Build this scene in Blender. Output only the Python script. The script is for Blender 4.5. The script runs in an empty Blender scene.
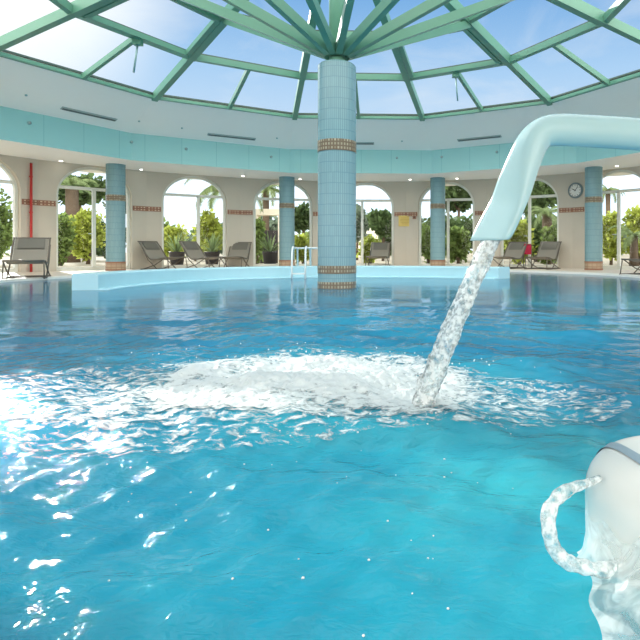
import bpy, math, random
import numpy as np
from math import sin, cos, pi, radians, sqrt, atan2
from mathutils import Vector, Matrix, noise

random.seed(7)
scene = bpy.context.scene
COL = scene.collection

# ------------------------------------------------------------------ place
D = 8.5                      # metres from the lens to the central column
CAM = Vector((1.122, -8.5, 0.583))
F = 547.0
A0 = -2.3                    # azimuth of the bay facing the lens, degrees
DECK = 0.04

def at(px, py, d):           # a point seen along a line of sight, d metres away
    return Vector((CAM.x + (px-409.2)*d/F, CAM.y + d, CAM.z + (250.4-py)*d/F))

def pol(R, a, z=0.0):
    a = radians(a)
    return Vector((R*sin(a), R*cos(a), z))

# ------------------------------------------------------------------ mesh helpers
class MB:
    def __init__(s): s.v=[]; s.f=[]; s.sm=[]
    def add(s, vs, fs, smooth=False):
        o=len(s.v); s.v += [tuple(v) for v in vs]
        s.f += [tuple(i+o for i in f) for f in fs]; s.sm += [smooth]*len(fs)
    def box(s, c, size, M=None):
        x,y,z=[q/2 for q in size]
        vs=[Vector((i*x,j*y,k*z)) for i in(-1,1) for j in(-1,1) for k in(-1,1)]
        if M is not None: vs=[M@v for v in vs]
        vs=[v+Vector(c) for v in vs]
        s.add(vs,[(0,1,3,2),(4,6,7,5),(0,4,5,1),(2,3,7,6),(0,2,6,4),(1,5,7,3)])
    def bar(s, p, q, w, h, up=Vector((0,0,1))):
        p=Vector(p); q=Vector(q); t=(q-p).normalized()
        r=t.cross(up)
        if r.length<1e-4: r=Vector((1,0,0))
        r.normalize(); u=r.cross(t).normalized()
        vs=[]
        for e in (p,q):
            for i,j in ((-1,-1),(1,-1),(1,1),(-1,1)): vs.append(e+r*(i*w/2)+u*(j*h/2))
        s.add(vs,[(3,2,1,0),(4,5,6,7),(0,1,5,4),(1,2,6,5),(2,3,7,6),(3,0,4,7)])
    def tube(s, pts, r, seg=10, cap=True, closed=False):
        pts=[Vector(p) for p in pts]; n=len(pts)
        rs=r if isinstance(r,(list,tuple)) else [r]*n
        vs=[]; ref=None
        for i,p in enumerate(pts):
            a=pts[i-1] if (i>0 or closed) else p; b=pts[(i+1)%n] if (i<n-1 or closed) else p
            t=(b-a).normalized()
            if ref is None:
                ref=t.cross(Vector((0,0,1)))
                if ref.length<1e-3: ref=t.cross(Vector((1,0,0)))
            ref=(ref-t*ref.dot(t)).normalized(); bi=t.cross(ref)
            rr=rs[i]
            ra,rb=(rr if isinstance(rr,tuple) else (rr,rr))
            for k in range(seg):
                a_=2*pi*k/seg
                vs.append(p+ref*cos(a_)*ra+bi*sin(a_)*rb)
        fs=[]
        m=n if closed else n-1
        for i in range(m):
            for k in range(seg):
                a=i*seg+k; b=i*seg+(k+1)%seg; j=((i+1)%n)*seg
                fs.append((a,b,j+(k+1)%seg,j+k))
        if cap and not closed:
            fs.append(tuple(range(seg))[::-1]); fs.append(tuple((n-1)*seg+k for k in range(seg)))
        s.add(vs,fs,True)
    def lathe(s, prof, seg=48, c=(0,0,0), smooth=True):
        c=Vector(c); vs=[]; fs=[]
        for r,z in prof:
            for k in range(seg):
                a=2*pi*k/seg; vs.append(c+Vector((r*cos(a),r*sin(a),z)))
        for i in range(len(prof)-1):
            for k in range(seg):
                a=i*seg+k; b=i*seg+(k+1)%seg
                fs.append((a,b,b+seg,a+seg))
        s.add(vs,fs,smooth)
    def build(s, name, mat=None, parent=None, loc=None, rz=0.0):
        me=bpy.data.meshes.new(name); me.from_pydata(s.v,[],s.f)
        me.polygons.foreach_set('use_smooth', s.sm); me.update()
        o=bpy.data.objects.new(name,me); COL.objects.link(o)
        if mat: me.materials.append(mat)
        if parent: o.parent=parent
        if loc is not None: o.location=loc
        o.rotation_euler.z=rz
        return o

def tag(o,label,cat=None,group=None,kind=None):
    o['label']=label
    if cat: o['category']=cat
    if group: o['group']=group
    if kind: o['kind']=kind
    return o

def empty(name,loc,rz=0):
    o=bpy.data.objects.new(name,None); COL.objects.link(o)
    o.location=loc; o.rotation_euler=(0,0,rz); o.empty_display_size=.1
    return o

def kids(o): return [c for c in bpy.data.objects if c.parent==o]
def copy_tree(o,parent=None):
    c=o.copy(); COL.objects.link(c); c.parent=parent
    for ch in kids(o): copy_tree(ch,c)
    return c

def catmull(P,n=8,closed=False):
    P=[Vector(p) for p in P]; out=[]; N=len(P)
    for i in range(N if closed else N-1):
        g=(lambda k:P[k%N]) if closed else (lambda k:P[max(0,min(N-1,k))])
        a,b,c,d=g(i-1),g(i),g(i+1),g(i+2)
        for k in range(n):
            t=k/n
            out.append(.5*((2*b)+(c-a)*t+(2*a-5*b+4*c-d)*t*t+(3*b-a-3*c+d)*t**3))
    if not closed: out.append(P[-1])
    return out

# ------------------------------------------------------------------ materials
def srgb(r,g,b):
    f=lambda c:(c/255/12.92) if c/255<=.04045 else ((c/255+.055)/1.055)**2.4
    return (f(r),f(g),f(b),1)

def mat(name,col,rough=.5,spec=.5,metal=0.0,var=0.0,scale=6.0,bump=0.0):
    m=bpy.data.materials.new(name); m.use_nodes=True
    nt=m.node_tree; b=nt.nodes['Principled BSDF']
    b.inputs['Base Color'].default_value=col; b.inputs['Roughness'].default_value=rough
    b.inputs['Specular IOR Level'].default_value=spec; b.inputs['Metallic'].default_value=metal
    tc=nt.nodes.new('ShaderNodeTexCoord')
    nz=nt.nodes.new('ShaderNodeTexNoise'); nz.inputs['Scale'].default_value=scale; nz.inputs['Detail'].default_value=4
    nt.links.new(tc.outputs['Object'],nz.inputs['Vector'])
    if var>0:
        mx=nt.nodes.new('ShaderNodeMix'); mx.data_type='RGBA'
        mx.inputs[6].default_value=tuple(c*(1-var) for c in col[:3])+(1,)
        mx.inputs[7].default_value=tuple(min(1,c*(1+var)) for c in col[:3])+(1,)
        nt.links.new(nz.outputs['Fac'],mx.inputs[0]); nt.links.new(mx.outputs[2],b.inputs['Base Color'])
    if bump>0:
        bp=nt.nodes.new('ShaderNodeBump'); bp.inputs['Strength'].default_value=bump; bp.inputs['Distance'].default_value=.01
        nt.links.new(nz.outputs['Fac'],bp.inputs['Height']); nt.links.new(bp.outputs['Normal'],b.inputs['Normal'])
    return m

def tile_mat(name,c1,c2,mortar,w,h,ms,cyl=None,rough=.25,planar=None,mix=1.0):
    """brick pattern; cyl = radius: runs round the object's own axis; planar 'xz' uses object x,z"""
    m=bpy.data.materials.new(name); m.use_nodes=True
    nt=m.node_tree; b=nt.nodes['Principled BSDF']; L=nt.links.new
    b.inputs['Roughness'].default_value=rough
    tc=nt.nodes.new('ShaderNodeTexCoord'); sp=nt.nodes.new('ShaderNodeSeparateXYZ'); L(tc.outputs['Object'],sp.inputs[0])
    cb=nt.nodes.new('ShaderNodeCombineXYZ')
    if cyl:
        at2=nt.nodes.new('ShaderNodeMath'); at2.operation='ARCTAN2'; L(sp.outputs[1],at2.inputs[0]); L(sp.outputs[0],at2.inputs[1])
        ml=nt.nodes.new('ShaderNodeMath'); ml.operation='MULTIPLY'; ml.inputs[1].default_value=cyl; L(at2.outputs[0],ml.inputs[0])
        L(ml.outputs[0],cb.inputs[0]); L(sp.outputs[2],cb.inputs[1])
    else:
        L(sp.outputs[0],cb.inputs[0]); L(sp.outputs[2 if planar=='xz' else 1],cb.inputs[1])
    br=nt.nodes.new('ShaderNodeTexBrick'); br.offset=0
    br.inputs['Color1'].default_value=c1; br.inputs['Color2'].default_value=c2; br.inputs['Mortar'].default_value=mortar
    br.inputs['Scale'].default_value=1; br.inputs['Mortar Size'].default_value=ms
    br.inputs['Brick Width'].default_value=w; br.inputs['Row Height'].default_value=h
    L(cb.outputs[0],br.inputs['Vector']); L(br.outputs['Color'],b.inputs['Base Color'])
    return m

M={}
M['column_tile']=tile_mat('column mosaic',srgb(132,172,180),srgb(125,164,173),srgb(108,148,160),.032,.16,.005,cyl=.303)
M['band_tile']=tile_mat('band mosaic',srgb(176,172,150),srgb(130,118,96),srgb(112,98,80),.05,.06,.012,cyl=.31,rough=.3)
M['base_tile']=tile_mat('column base tile',srgb(182,160,135),srgb(172,150,126),srgb(150,120,95),.16,.09,.008,cyl=.31,rough=.35)
M['wall']=mat('beige render',srgb(206,199,186),.7,.3,var=.04,scale=3)
M['wall_band']=tile_mat('wall frieze tile',srgb(216,196,170),srgb(164,110,84),srgb(140,92,70),.085,.10,.02,planar='xz',rough=.4)
M['brown']=mat('brown border tile',srgb(150,105,82),.4)
M['frame']=mat('white lacquered frame',srgb(232,234,226),.35,var=.02)
M['ceil']=mat('white ceiling plaster',srgb(249,249,246),.6,.3,var=.02,scale=2)
M['fascia']=tile_mat('pale teal panels',srgb(160,214,214),srgb(157,211,212),srgb(130,190,194),.9,2.0,.006,rough=.45,planar='xz')
M['green']=mat('green lacquered steel',srgb(100,152,131),.32,.5,var=.06,scale=2)
M['green_dark']=mat('dark glazing gasket',srgb(70,92,84),.5)
M['deck']=mat('pale stone deck',srgb(232,218,200),.35,.5,var=.06,scale=5)
M['coping']=mat('white coping',srgb(240,238,230),.3,var=.03)
M['pool_tile']=mat('pale blue pool tile',srgb(176,220,232),.25,.5,var=.03)
M['pool_floor']=mat('turquoise pool floor',srgb(120,215,228),.4)
M['white_paint']=mat('white enamel',srgb(240,242,238),.22,.5,var=.02)
M['steel']=mat('pale steel rail',srgb(215,228,230),.25,.5,.2)
M['sling']=mat('grey taupe mesh sling',srgb(150,146,136),.8,.2,var=.05,scale=60)
M['pad']=mat('darker headrest',srgb(122,120,112),.8,.2)
M['chair_frame']=mat('grey brown frame',srgb(108,102,92),.45,.4)
M['red']=mat('red pipe paint',srgb(190,52,50),.4)
M['clock_rim']=mat('grey blue clock rim',srgb(128,150,158),.4)
M['clock_face']=mat('white clock face',srgb(240,242,240),.3)
M['black']=mat('black paint',srgb(40,42,44),.4)
M['paper']=mat('yellow notice paper',srgb(232,205,120),.6,var=.05,scale=12)
M['print']=mat('ochre print',srgb(196,160,78),.6)
M['vent']=mat('grey vent slot',srgb(170,184,182),.5)
M['slot']=mat('dark slot',srgb(96,108,108),.6)
M['spot']=mat('spot housing',srgb(150,186,190),.4,.5,.3)
M['pot']=mat('dark planter',srgb(62,58,60),.5)
M['towel']=mat('red towel',srgb(200,50,80),.9)
M['ground']=mat('garden paving',srgb(160,152,132),.8,.2,var=.15,scale=1.5)
M['house']=mat('cream house render',srgb(236,228,210),.8,.2)
M['roof']=mat('terracotta roof',srgb(170,110,85),.8,.2)
M['trunk']=mat('bark',srgb(104,90,76),.9,.1,var=.3,scale=8)
M['strap']=mat('grey band',srgb(150,172,186),.5)

def cannon_mat():
    m=mat('pale aqua enamel',srgb(190,222,226),.18,.5,var=.03); return m
M['cannon']=cannon_mat()

def emis(name,col,s):
    m=bpy.data.materials.new(name); m.use_nodes=True; nt=m.node_tree
    b=nt.nodes['Principled BSDF']; b.inputs['Emission Color'].default_value=col; b.inputs['Emission Strength'].default_value=s
    return m
M['lamp']=emis('lit lamp',(1,.95,.85,1),14)

def glass(name,tint=(.97,.99,1,1),refl=.06):
    m=bpy.data.materials.new(name); m.use_nodes=True; nt=m.node_tree; nt.nodes.remove(nt.nodes['Principled BSDF'])
    L=nt.links.new; out=nt.nodes['Material Output']
    t=nt.nodes.new('ShaderNodeBsdfTransparent'); t.inputs[0].default_value=tint
    g=nt.nodes.new('ShaderNodeBsdfGlossy'); g.inputs['Roughness'].default_value=.02
    fr=nt.nodes.new('ShaderNodeLayerWeight'); fr.inputs[0].default_value=.25
    mp=nt.nodes.new('ShaderNodeMath'); mp.operation='MULTIPLY'; mp.inputs[1].default_value=refl/.25
    L(fr.outputs['Fresnel'],mp.inputs[0]); mp.use_clamp=True
    mx=nt.nodes.new('ShaderNodeMixShader'); L(mp.outputs[0],mx.inputs[0]); L(t.outputs[0],mx.inputs[1]); L(g.outputs[0],mx.inputs[2])
    L(mx.outputs[0],out.inputs[0]); return m
M['glass']=glass('clear pane',(.97,.99,1,1),.05)
M['roofglass']=glass('roof pane',(.96,.985,1,1),.02)

def leaf_mat(name,c,tr=.45):
    m=bpy.data.materials.new(name); m.use_nodes=True; nt=m.node_tree; nt.nodes.remove(nt.nodes['Principled BSDF'])
    L=nt.links.new; out=nt.nodes['Material Output']
    oi=nt.nodes.new('ShaderNodeNewGeometry')
    mx=nt.nodes.new('ShaderNodeMix'); mx.data_type='RGBA'
    mx.inputs[6].default_value=tuple(q*.55 for q in c[:3])+(1,); mx.inputs[7].default_value=tuple(min(1,q*1.5) for q in c[:3])+(1,)
    L(oi.outputs['Random Per Island'],mx.inputs[0])
    d=nt.nodes.new('ShaderNodeBsdfDiffuse'); t=nt.nodes.new('ShaderNodeBsdfTranslucent')
    L(mx.outputs[2],d.inputs[0]); L(mx.outputs[2],t.inputs[0])
    s=nt.nodes.new('ShaderNodeMixShader'); s.inputs[0].default_value=tr
    L(d.outputs[0],s.inputs[1]); L(t.outputs[0],s.inputs[2]); L(s.outputs[0],out.inputs[0]); return m
M['leaf_dark']=leaf_mat('dark green leaves',srgb(92,112,72))
M['leaf_mid']=leaf_mat('mid green leaves',srgb(126,146,84))
M['leaf_lit']=leaf_mat('yellow green leaves',srgb(176,186,92),.55)
M['leaf_palm']=leaf_mat('palm leaves',srgb(132,150,104))
M['leaf_grey']=leaf_mat('grey green leaves',srgb(122,138,118))

def water_mat():
    m=bpy.data.materials.new('pool water'); m.use_nodes=True; nt=m.node_tree; nt.nodes.remove(nt.nodes['Principled BSDF'])
    L=nt.links.new; out=nt.nodes['Material Output']; N=nt.nodes.new
    tc=N('ShaderNodeTexCoord')
    n1=N('ShaderNodeTexNoise'); n1.inputs['Scale'].default_value=.55; n1.inputs['Detail'].default_value=3; n1.inputs['Distortion'].default_value=.6
    L(tc.outputs['Object'],n1.inputs['Vector'])
    cr=N('ShaderNodeValToRGB'); e=cr.color_ramp.elements
    e[0].position=.3; e[0].color=WATER[0]; e[1].position=.72; e[1].color=WATER[1]
    L(n1.outputs['Fac'],cr.inputs[0])
    at_=N('ShaderNodeAttribute'); at_.attribute_name='bubbles'
    mb=N('ShaderNodeMix'); mb.data_type='RGBA'; mb.inputs[7].default_value=WATER[2]
    L(at_.outputs['Fac'],mb.inputs[0]); L(cr.outputs[0],mb.inputs[6])
    # ripples
    mp=N('ShaderNodeMapping'); mp.inputs['Scale'].default_value=(1.0,1.5,1); L(tc.outputs['Object'],mp.inputs[0])
    r1=N('ShaderNodeTexNoise'); r1.inputs['Scale'].default_value=6; r1.inputs['Detail'].default_value=3; r1.inputs['Roughness'].default_value=.55; r1.inputs['Distortion'].default_value=.5
    r2=N('ShaderNodeTexNoise'); r2.inputs['Scale'].default_value=21; r2.inputs['Detail'].default_value=3; r2.inputs['Roughness'].default_value=.6; r2.inputs['Distortion'].default_value=.6
    L(mp.outputs[0],r1.inputs['Vector']); L(mp.outputs[0],r2.inputs['Vector'])
    b1=N('ShaderNodeBump'); b1.inputs['Strength'].default_value=1; b1.inputs['Distance'].default_value=RIP[0]
    b2=N('ShaderNodeBump'); b2.inputs['Strength'].default_value=1; b2.inputs['Distance'].default_value=RIP[1]
    ch=N('ShaderNodeAttribute'); ch.attribute_name='chop'; L(ch.outputs['Fac'],b1.inputs['Strength']); L(ch.outputs['Fac'],b2.inputs['Strength'])
    L(r1.outputs['Fac'],b1.inputs['Height']); L(r2.outputs['Fac'],b2.inputs['Height']); L(b1.outputs[0],b2.inputs['Normal'])
    r3=N('ShaderNodeTexNoise'); r3.inputs['Scale'].default_value=65; r3.inputs['Detail'].default_value=2; L(mp.outputs[0],r3.inputs['Vector'])
    b3=N('ShaderNodeBump'); b3.inputs['Distance'].default_value=RIP[2]; L(ch.outputs['Fac'],b3.inputs['Strength']); L(r3.outputs['Fac'],b3.inputs['Height']); L(b2.outputs[0],b3.inputs['Normal']); b2=b3
    d=N('ShaderNodeBsdfDiffuse'); L(mb.outputs[2],d.inputs[0]); L(b2.outputs[0],d.inputs['Normal'])
    g=N('ShaderNodeBsdfGlossy'); g.inputs['Roughness'].default_value=.03; L(b2.outputs[0],g.inputs['Normal'])
    fr=N('ShaderNodeFresnel'); fr.inputs[0].default_value=1.333; L(b2.outputs[0],fr.inputs['Normal'])
    mx=N('ShaderNodeMixShader'); L(fr.outputs[0],mx.inputs[0]); L(d.outputs[0],mx.inputs[1]); L(g.outputs[0],mx.inputs[2])
    L(mx.outputs[0],out.inputs[0]); return m
WATER=[(.002,.17,.34,1),(.004,.26,.42,1),(.05,.50,.59,1)]
RIP=(.014,.0055,.0008)
M['water']=water_mat()

def clear_water(name,white=.35,scale=30,rough=.08,lay=.45):
    m=bpy.data.materials.new(name); m.use_nodes=True; nt=m.node_tree; b=nt.nodes['Principled BSDF']
    L=nt.links.new; N=nt.nodes.new; out=nt.nodes['Material Output']
    b.inputs['Base Color'].default_value=(.93,.97,.98,1); b.inputs['Roughness'].default_value=.5
    tc=N('ShaderNodeTexCoord'); nz=N('ShaderNodeTexNoise'); nz.inputs['Scale'].default_value=scale; nz.inputs['Detail'].default_value=3
    L(tc.outputs['Object'],nz.inputs['Vector'])
    t=N('ShaderNodeBsdfTransparent'); t.inputs[0].default_value=(.93,.98,.985,1)
    g=N('ShaderNodeBsdfGlossy'); g.inputs['Roughness'].default_value=rough
    lw=N('ShaderNodeLayerWeight'); lw.inputs[0].default_value=lay
    m1=N('ShaderNodeMixShader'); L(lw.outputs['Fresnel'],m1.inputs[0]); L(t.outputs[0],m1.inputs[1]); L(g.outputs[0],m1.inputs[2])
    mr=N('ShaderNodeMapRange'); mr.inputs[1].default_value=.62-white*.45; mr.inputs[2].default_value=.78-white*.3; mr.inputs[3].default_value=.04; mr.inputs[4].default_value=.85
    L(nz.outputs['Fac'],mr.inputs[0])
    m2=N('ShaderNodeMixShader'); L(mr.outputs[0],m2.inputs[0]); L(m1.outputs[0],m2.inputs[1]); L(b.outputs[0],m2.inputs[2])
    L(m2.outputs[0],out.inputs[0]); return m
M['jet']=clear_water('falling water',.62,55,lay=.28)
def film_mat():
    m=bpy.data.materials.new('thin water film'); m.use_nodes=True; nt=m.node_tree; b=nt.nodes['Principled BSDF']
    L=nt.links.new; N=nt.nodes.new; out=nt.nodes['Material Output']
    b.inputs['Base Color'].default_value=(.9,.96,.96,1); b.inputs['Roughness'].default_value=.25
    tc=N('ShaderNodeTexCoord'); nz=N('ShaderNodeTexNoise'); nz.inputs['Scale'].default_value=16; nz.inputs['Detail'].default_value=4; nz.inputs['Distortion'].default_value=2.2
    L(tc.outputs['Object'],nz.inputs['Vector'])
    mr=N('ShaderNodeMapRange'); mr.inputs[1].default_value=.42; mr.inputs[2].default_value=.72; mr.inputs[3].default_value=.14; mr.inputs[4].default_value=.55; L(nz.outputs['Fac'],mr.inputs[0])
    lw=N('ShaderNodeLayerWeight'); lw.inputs[0].default_value=.35; ad=N('ShaderNodeMath'); ad.operation='MULTIPLY_ADD'; ad.inputs[1].default_value=.6; ad.use_clamp=True
    L(lw.outputs['Facing'],ad.inputs[0]); L(mr.outputs[0],ad.inputs[2])
    t=N('ShaderNodeBsdfTransparent'); mx=N('ShaderNodeMixShader'); L(ad.outputs[0],mx.inputs[0]); L(t.outputs[0],mx.inputs[1]); L(b.outputs[0],mx.inputs[2]); L(mx.outputs[0],out.inputs[0])
    return m
M['sheet']=film_mat()
M['hose']=clear_water('clear bubbled hose',.6,70,.2,lay=.15)
def foam_mat():
    m=bpy.data.materials.new('white foam'); m.use_nodes=True; nt=m.node_tree; b=nt.nodes['Principled BSDF']
    L=nt.links.new; N=nt.nodes.new; out=nt.nodes['Material Output']
    b.inputs['Base Color'].default_value=(.88,.94,.94,1); b.inputs['Roughness'].default_value=.35
    at_=N('ShaderNodeAttribute'); at_.attribute_name='froth'
    tc=N('ShaderNodeTexCoord'); nz=N('ShaderNodeTexNoise'); nz.inputs['Scale'].default_value=24; nz.inputs['Detail'].default_value=7; nz.inputs['Roughness'].default_value=.68; nz.inputs['Distortion'].default_value=.6
    mp=N('ShaderNodeMapping'); mp.inputs['Scale'].default_value=(.8,1.2,1); L(tc.outputs['Object'],mp.inputs[0]); L(mp.outputs[0],nz.inputs['Vector'])
    ad=N('ShaderNodeMath'); ad.operation='MULTIPLY_ADD'; ad.inputs[1].default_value=2.6; ad.inputs[2].default_value=-1.3; L(nz.outputs['Fac'],ad.inputs[0])
    a2=N('ShaderNodeMath'); a2.operation='ADD'; L(ad.outputs[0],a2.inputs[0]); L(at_.outputs['Fac'],a2.inputs[1])
    mr=N('ShaderNodeMapRange'); mr.inputs[1].default_value=.06; mr.inputs[2].default_value=.5; mr.inputs[4].default_value=.92; L(a2.outputs[0],mr.inputs[0])
    bp=N('ShaderNodeBump'); bp.inputs['Strength'].default_value=.8; bp.inputs['Distance'].default_value=.013; L(nz.outputs['Fac'],bp.inputs['Height']); L(bp.outputs[0],b.inputs['Normal'])
    t=N('ShaderNodeBsdfTransparent'); mx=N('ShaderNodeMixShader'); L(mr.outputs[0],mx.inputs[0]); L(t.outputs[0],mx.inputs[1]); L(b.outputs[0],mx.inputs[2]); L(mx.outputs[0],out.inputs[0])
    return m
M['foam']=foam_mat()
M['drop']=mat('water drop',(.9,.95,.96,1),.08,.6)

# ------------------------------------------------------------------ setting: wall, deck, ceiling
RW=1.165*D; NB=23; HC=2.90
AW=.95; SPR=2.06; RISE=.82
def bay_angle(k): return -2.0+360/NB*k
def bay_matrix(k):                       # local x along the wall (to the right seen from inside), y outward
    a=radians(bay_angle(k))
    return Matrix(((cos(a),sin(a),0),(-sin(a),cos(a),0),(0,0,1)))
def bay_pt(k,x,y,z): return bay_matrix(k)@Vector((x,RW+y,z))
arch=[(-AW,DECK)]+[(-AW*cos(pi*i/24),SPR+RISE*sin(pi*i/24)) for i in range(25)]+[(AW,DECK)]

mb=MB(); W2=RW*math.tan(pi/NB); TH=.3
for k in range(NB):
    n=len(arch)
    outer=[]
    for i,(x,z) in enumerate(arch):
        if i==0: outer.append((-W2,DECK))
        elif i==n-1: outer.append((W2,DECK))
        else:
            t=(i-1)/(n-3); outer.append((-W2+2*W2*t,HC+.05))
    vs=[]
    for y in (0,TH):
        sc=(RW+y)/RW
        for (x,z) in arch: vs.append(bay_pt(k,x,y,z))
        for (x,z) in outer: vs.append(bay_pt(k,x*sc,y,z))
    fs=[]
    for i in range(n-1):
        a,b,c,d=i,i+1,n+i+1,n+i
        fs.append((a,d,c,b)); fs.append((a+2*n,b+2*n,c+2*n,d+2*n)); fs.append((a,b,b+2*n,a+2*n))
    # side sliver between the outer corner and the top
    mb.add(vs,fs)
tag(mb.build('wall_round',M['wall']),'beige round wall pierced by tall arched doors','wall',kind='structure')

# deck with the pool cut out
RPA=[0,30,50,66,80,92,105,120,135,150,180]; RPR=[7.6,7.5,7.1,6.6,6.35,6.45,6.85,7.6,8.4,8.85,8.98]
def rp(a):                                # pool edge radius by azimuth (deg)
    a=abs((a+180)%360-180)
    return float(np.interp(a,RPA,RPR))
mb=MB(); NS=240; vs=[]; fs=[]
for i in range(NS):
    a=360*i/NS
    vs+=[pol(rp(a)+.22,a,DECK),pol(RW*1.06,a,DECK)]
for i in range(NS):
    a=2*i; b=2*((i+1)%NS); fs.append((a,b,b+1,a+1)[::-1])
mb.add(vs,fs)
tag(mb.build('floor_deck',M['deck']),'pale beige stone deck around the pool under the arches','floor',kind='structure')
mb=MB(); vs=[]; fs=[]
for i in range(NS):
    a=360*i/NS
    vs+=[pol(rp(a)+.23,a,DECK+.002),pol(rp(a)+.23,a,DECK+.012),pol(rp(a)+.02,a,DECK+.012),pol(rp(a),a,DECK),pol(rp(a),a,-1.25)]
for i in range(NS):
    for j in range(4):
        a=5*i+j; b=5*((i+1)%NS)+j; fs.append((a,a+1,b+1,b))
mb.add(vs,fs)
tag(mb.build('trim_1',M['coping']),'white stone coping along the pool edge','pool edge',kind='structure')
mb=MB(); vs=[pol(rp(360*i/NS)+.1,360*i/NS,-1.25) for i in range(NS)]
mb.add(vs,[tuple(range(NS))[::-1]])
tag(mb.build('floor_pool',M['pool_floor']),'turquoise tiled bottom of the pool','pool floor',kind='structure')

# ceiling: flat soffit, teal fascia, white sloping cove; twelve sides
def ring_ang(i): return A0-15+30*i
RS=.965*D; ZF=3.60; RR=.7923*D; ZR=4.23
def ringband(r0,z0,r1,z1,flip=False,n=12):
    mb=MB(); vs=[]; fs=[]
    for i in range(n):
        a=ring_ang(i)
        vs+=[pol(r0,a,z0),pol(r1,a,z1)]
    for i in range(n):
        a=2*i;b=2*((i+1)%n); f=(a,b,b+1,a+1); fs.append(f[::-1] if flip else f)
    mb.add(vs,fs); return mb
tag(ringband(RS,HC,RW*1.16,HC).build('ceiling_soffit',M['ceil']),'flat white ceiling strip above the arched doors','ceiling',kind='structure')
mb=MB()
def fascia_panel(k):                      # one of twelve flat teal faces, own object so its panel joints run level
    a0,a1=ring_ang(k),ring_ang(k+1); am=(a0+a1)/2; ap=RS*cos(radians(15)); w=RS*sin(radians(15))
    m=MB(); m.add([(-w,0,HC),(w,0,HC),(w,0,ZF),(-w,0,ZF)],[(0,1,2,3)])
    o=m.build('ceiling_fascia',M['fascia'],loc=pol(ap,am),rz=-radians(am)); return o
fas=empty('ceiling_fascia',(0,0,0)); tag(fas,'pale teal panelled band stepping up from the soffit to the cove','ceiling band',kind='structure')
for k in range(12):
    o=fascia_panel(k); o.name='fascia_panel'; o.parent=fas
tag(ringband(RS,ZF,RR,ZR).build('ceiling_cove',M['ceil']),'white sloping ceiling cove below the glass roof','ceiling cove',kind='structure')
# opaque roof over the ring so that light enters only by the glass
tag(ringband(RR+.02,ZR+.06,RW*1.18,ZF+.25).build('ceiling_roof',M['ceil']),'outer roof ring behind the white cove','roof',kind='structure')

# ------------------------------------------------------------------ glass roof
R2,Z2=.5765*D,4.77; R3,Z3=.40*D,5.21; RA,ZA=.05*D,6.08
sky=empty('glass_roof',(0,0,ZR)); tag(sky,'twelve sided glass roof with green steel frame above the pool','glass roof')
def rb(m,name,material): return m.build(name,material,sky,loc=(0,0,-ZR))
for i in range(12):
    a=ring_ang(i); m=MB()
    m.bar(pol(RR+.05,a,ZR),pol(R2,a,Z2),.13,.17); m.bar(pol(R2,a,Z2),pol(R3,a,Z3),.15,.2); m.bar(pol(R3,a,Z3),pol(RA,a,ZA),.15,.2)
    rb(m,'hip_rafter',M['green'])
    b=ring_ang(i+1); mid=(a+b)/2; c15=cos(radians(15))
    m=MB(); m.bar(pol(RR,a,ZR),pol(RR,b,ZR),.10,.07); rb(m,'rim_rail',M['green'])
    m=MB(); m.bar(pol(R2,a,Z2),pol(R2,b,Z2),.12,.13); rb(m,'purlin',M['green'])
    m=MB(); m.bar(pol(R3,a,Z3),pol(R3,b,Z3),.12,.13); rb(m,'purlin',M['green'])
    m=MB(); m.bar(pol(RR*c15,mid,ZR),pol(R2*c15,mid,Z2),.08,.11); rb(m,'glazing_bar',M['green'])
    for r_,z_ in ((RR,ZR),(R2,Z2),(R3,Z3)):
        m=MB(); m.bar(pol(r_+.02,a,z_+.085),pol(r_+.02,b,z_+.085),.10,.035); rb(m,'gasket',M['green_dark'])
    e=.05
    for (r0,z0,r1,z1) in ((RR,ZR,R2,Z2),(R2,Z2,R3,Z3),(R3,Z3,RA,ZA)):
        m=MB(); m.add([pol(r0,a,z0+e),pol(r0,b,z0+e),pol(r1,b,z1+e),pol(r1,a,z1+e)],[(0,1,2,3)]); rb(m,'roof_pane',M['roofglass'])
    m=MB(); m.bar(pol(.16,a,3.64),pol(R3,a,Z3-.08),.10,.15); rb(m,'strut',M['green'])
m=MB(); m.lathe([(0,3.52),(.125,3.52),(.125,6.05),(0,6.05)],12,smooth=True); rb(m,'king_post',M['green'])
m=MB(); m.lathe([(0,5.95),(RA+.15,6.0),(RA+.15,6.2),(0,6.25)],12,smooth=False); rb(m,'apex_cap',M['green'])
# window actuators hanging from opened roof panes
def actuator(k,lab):
    a=A0+15*k
    o=empty('window_opener',pol(R2*cos(radians(15)),a,Z2-.07)); tag(o,lab,'window opener','chain openers of the roof windows')
    m=MB(); m.box((0,0,-.04),(.16,.14,.12)); m.build('bracket',M['green'],o)
    m=MB(); d=pol(1,a); m.tube([(0,0,-.08),(d.x*.12,d.y*.12,-.62)],.02,8); m.build('rod',M['spot'],o)
def sash(k):                               # opening frame of a roof window in the middle tier
    a,b=A0+15*k-15,A0+15*k+15; m=MB()
    c_=[pol(R2,a,Z2),pol(R2,b,Z2),pol(R3,b,Z3),pol(R3,a,Z3)]; ce=sum(c_,Vector())/4
    q=[ce+(p-ce)*.86-Vector((0,0,.05)) for p in c_]
    for i in range(4): m.bar(q[i],q[(i+1)%4],.10,.10)
    rb(m,'opening_sash',M['green'])
sash(-4); sash(2)
actuator(-4,'thin rod opener hanging under the leftmost roof window')
actuator(2,'thin rod opener hanging under the roof window right of the central column')

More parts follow.
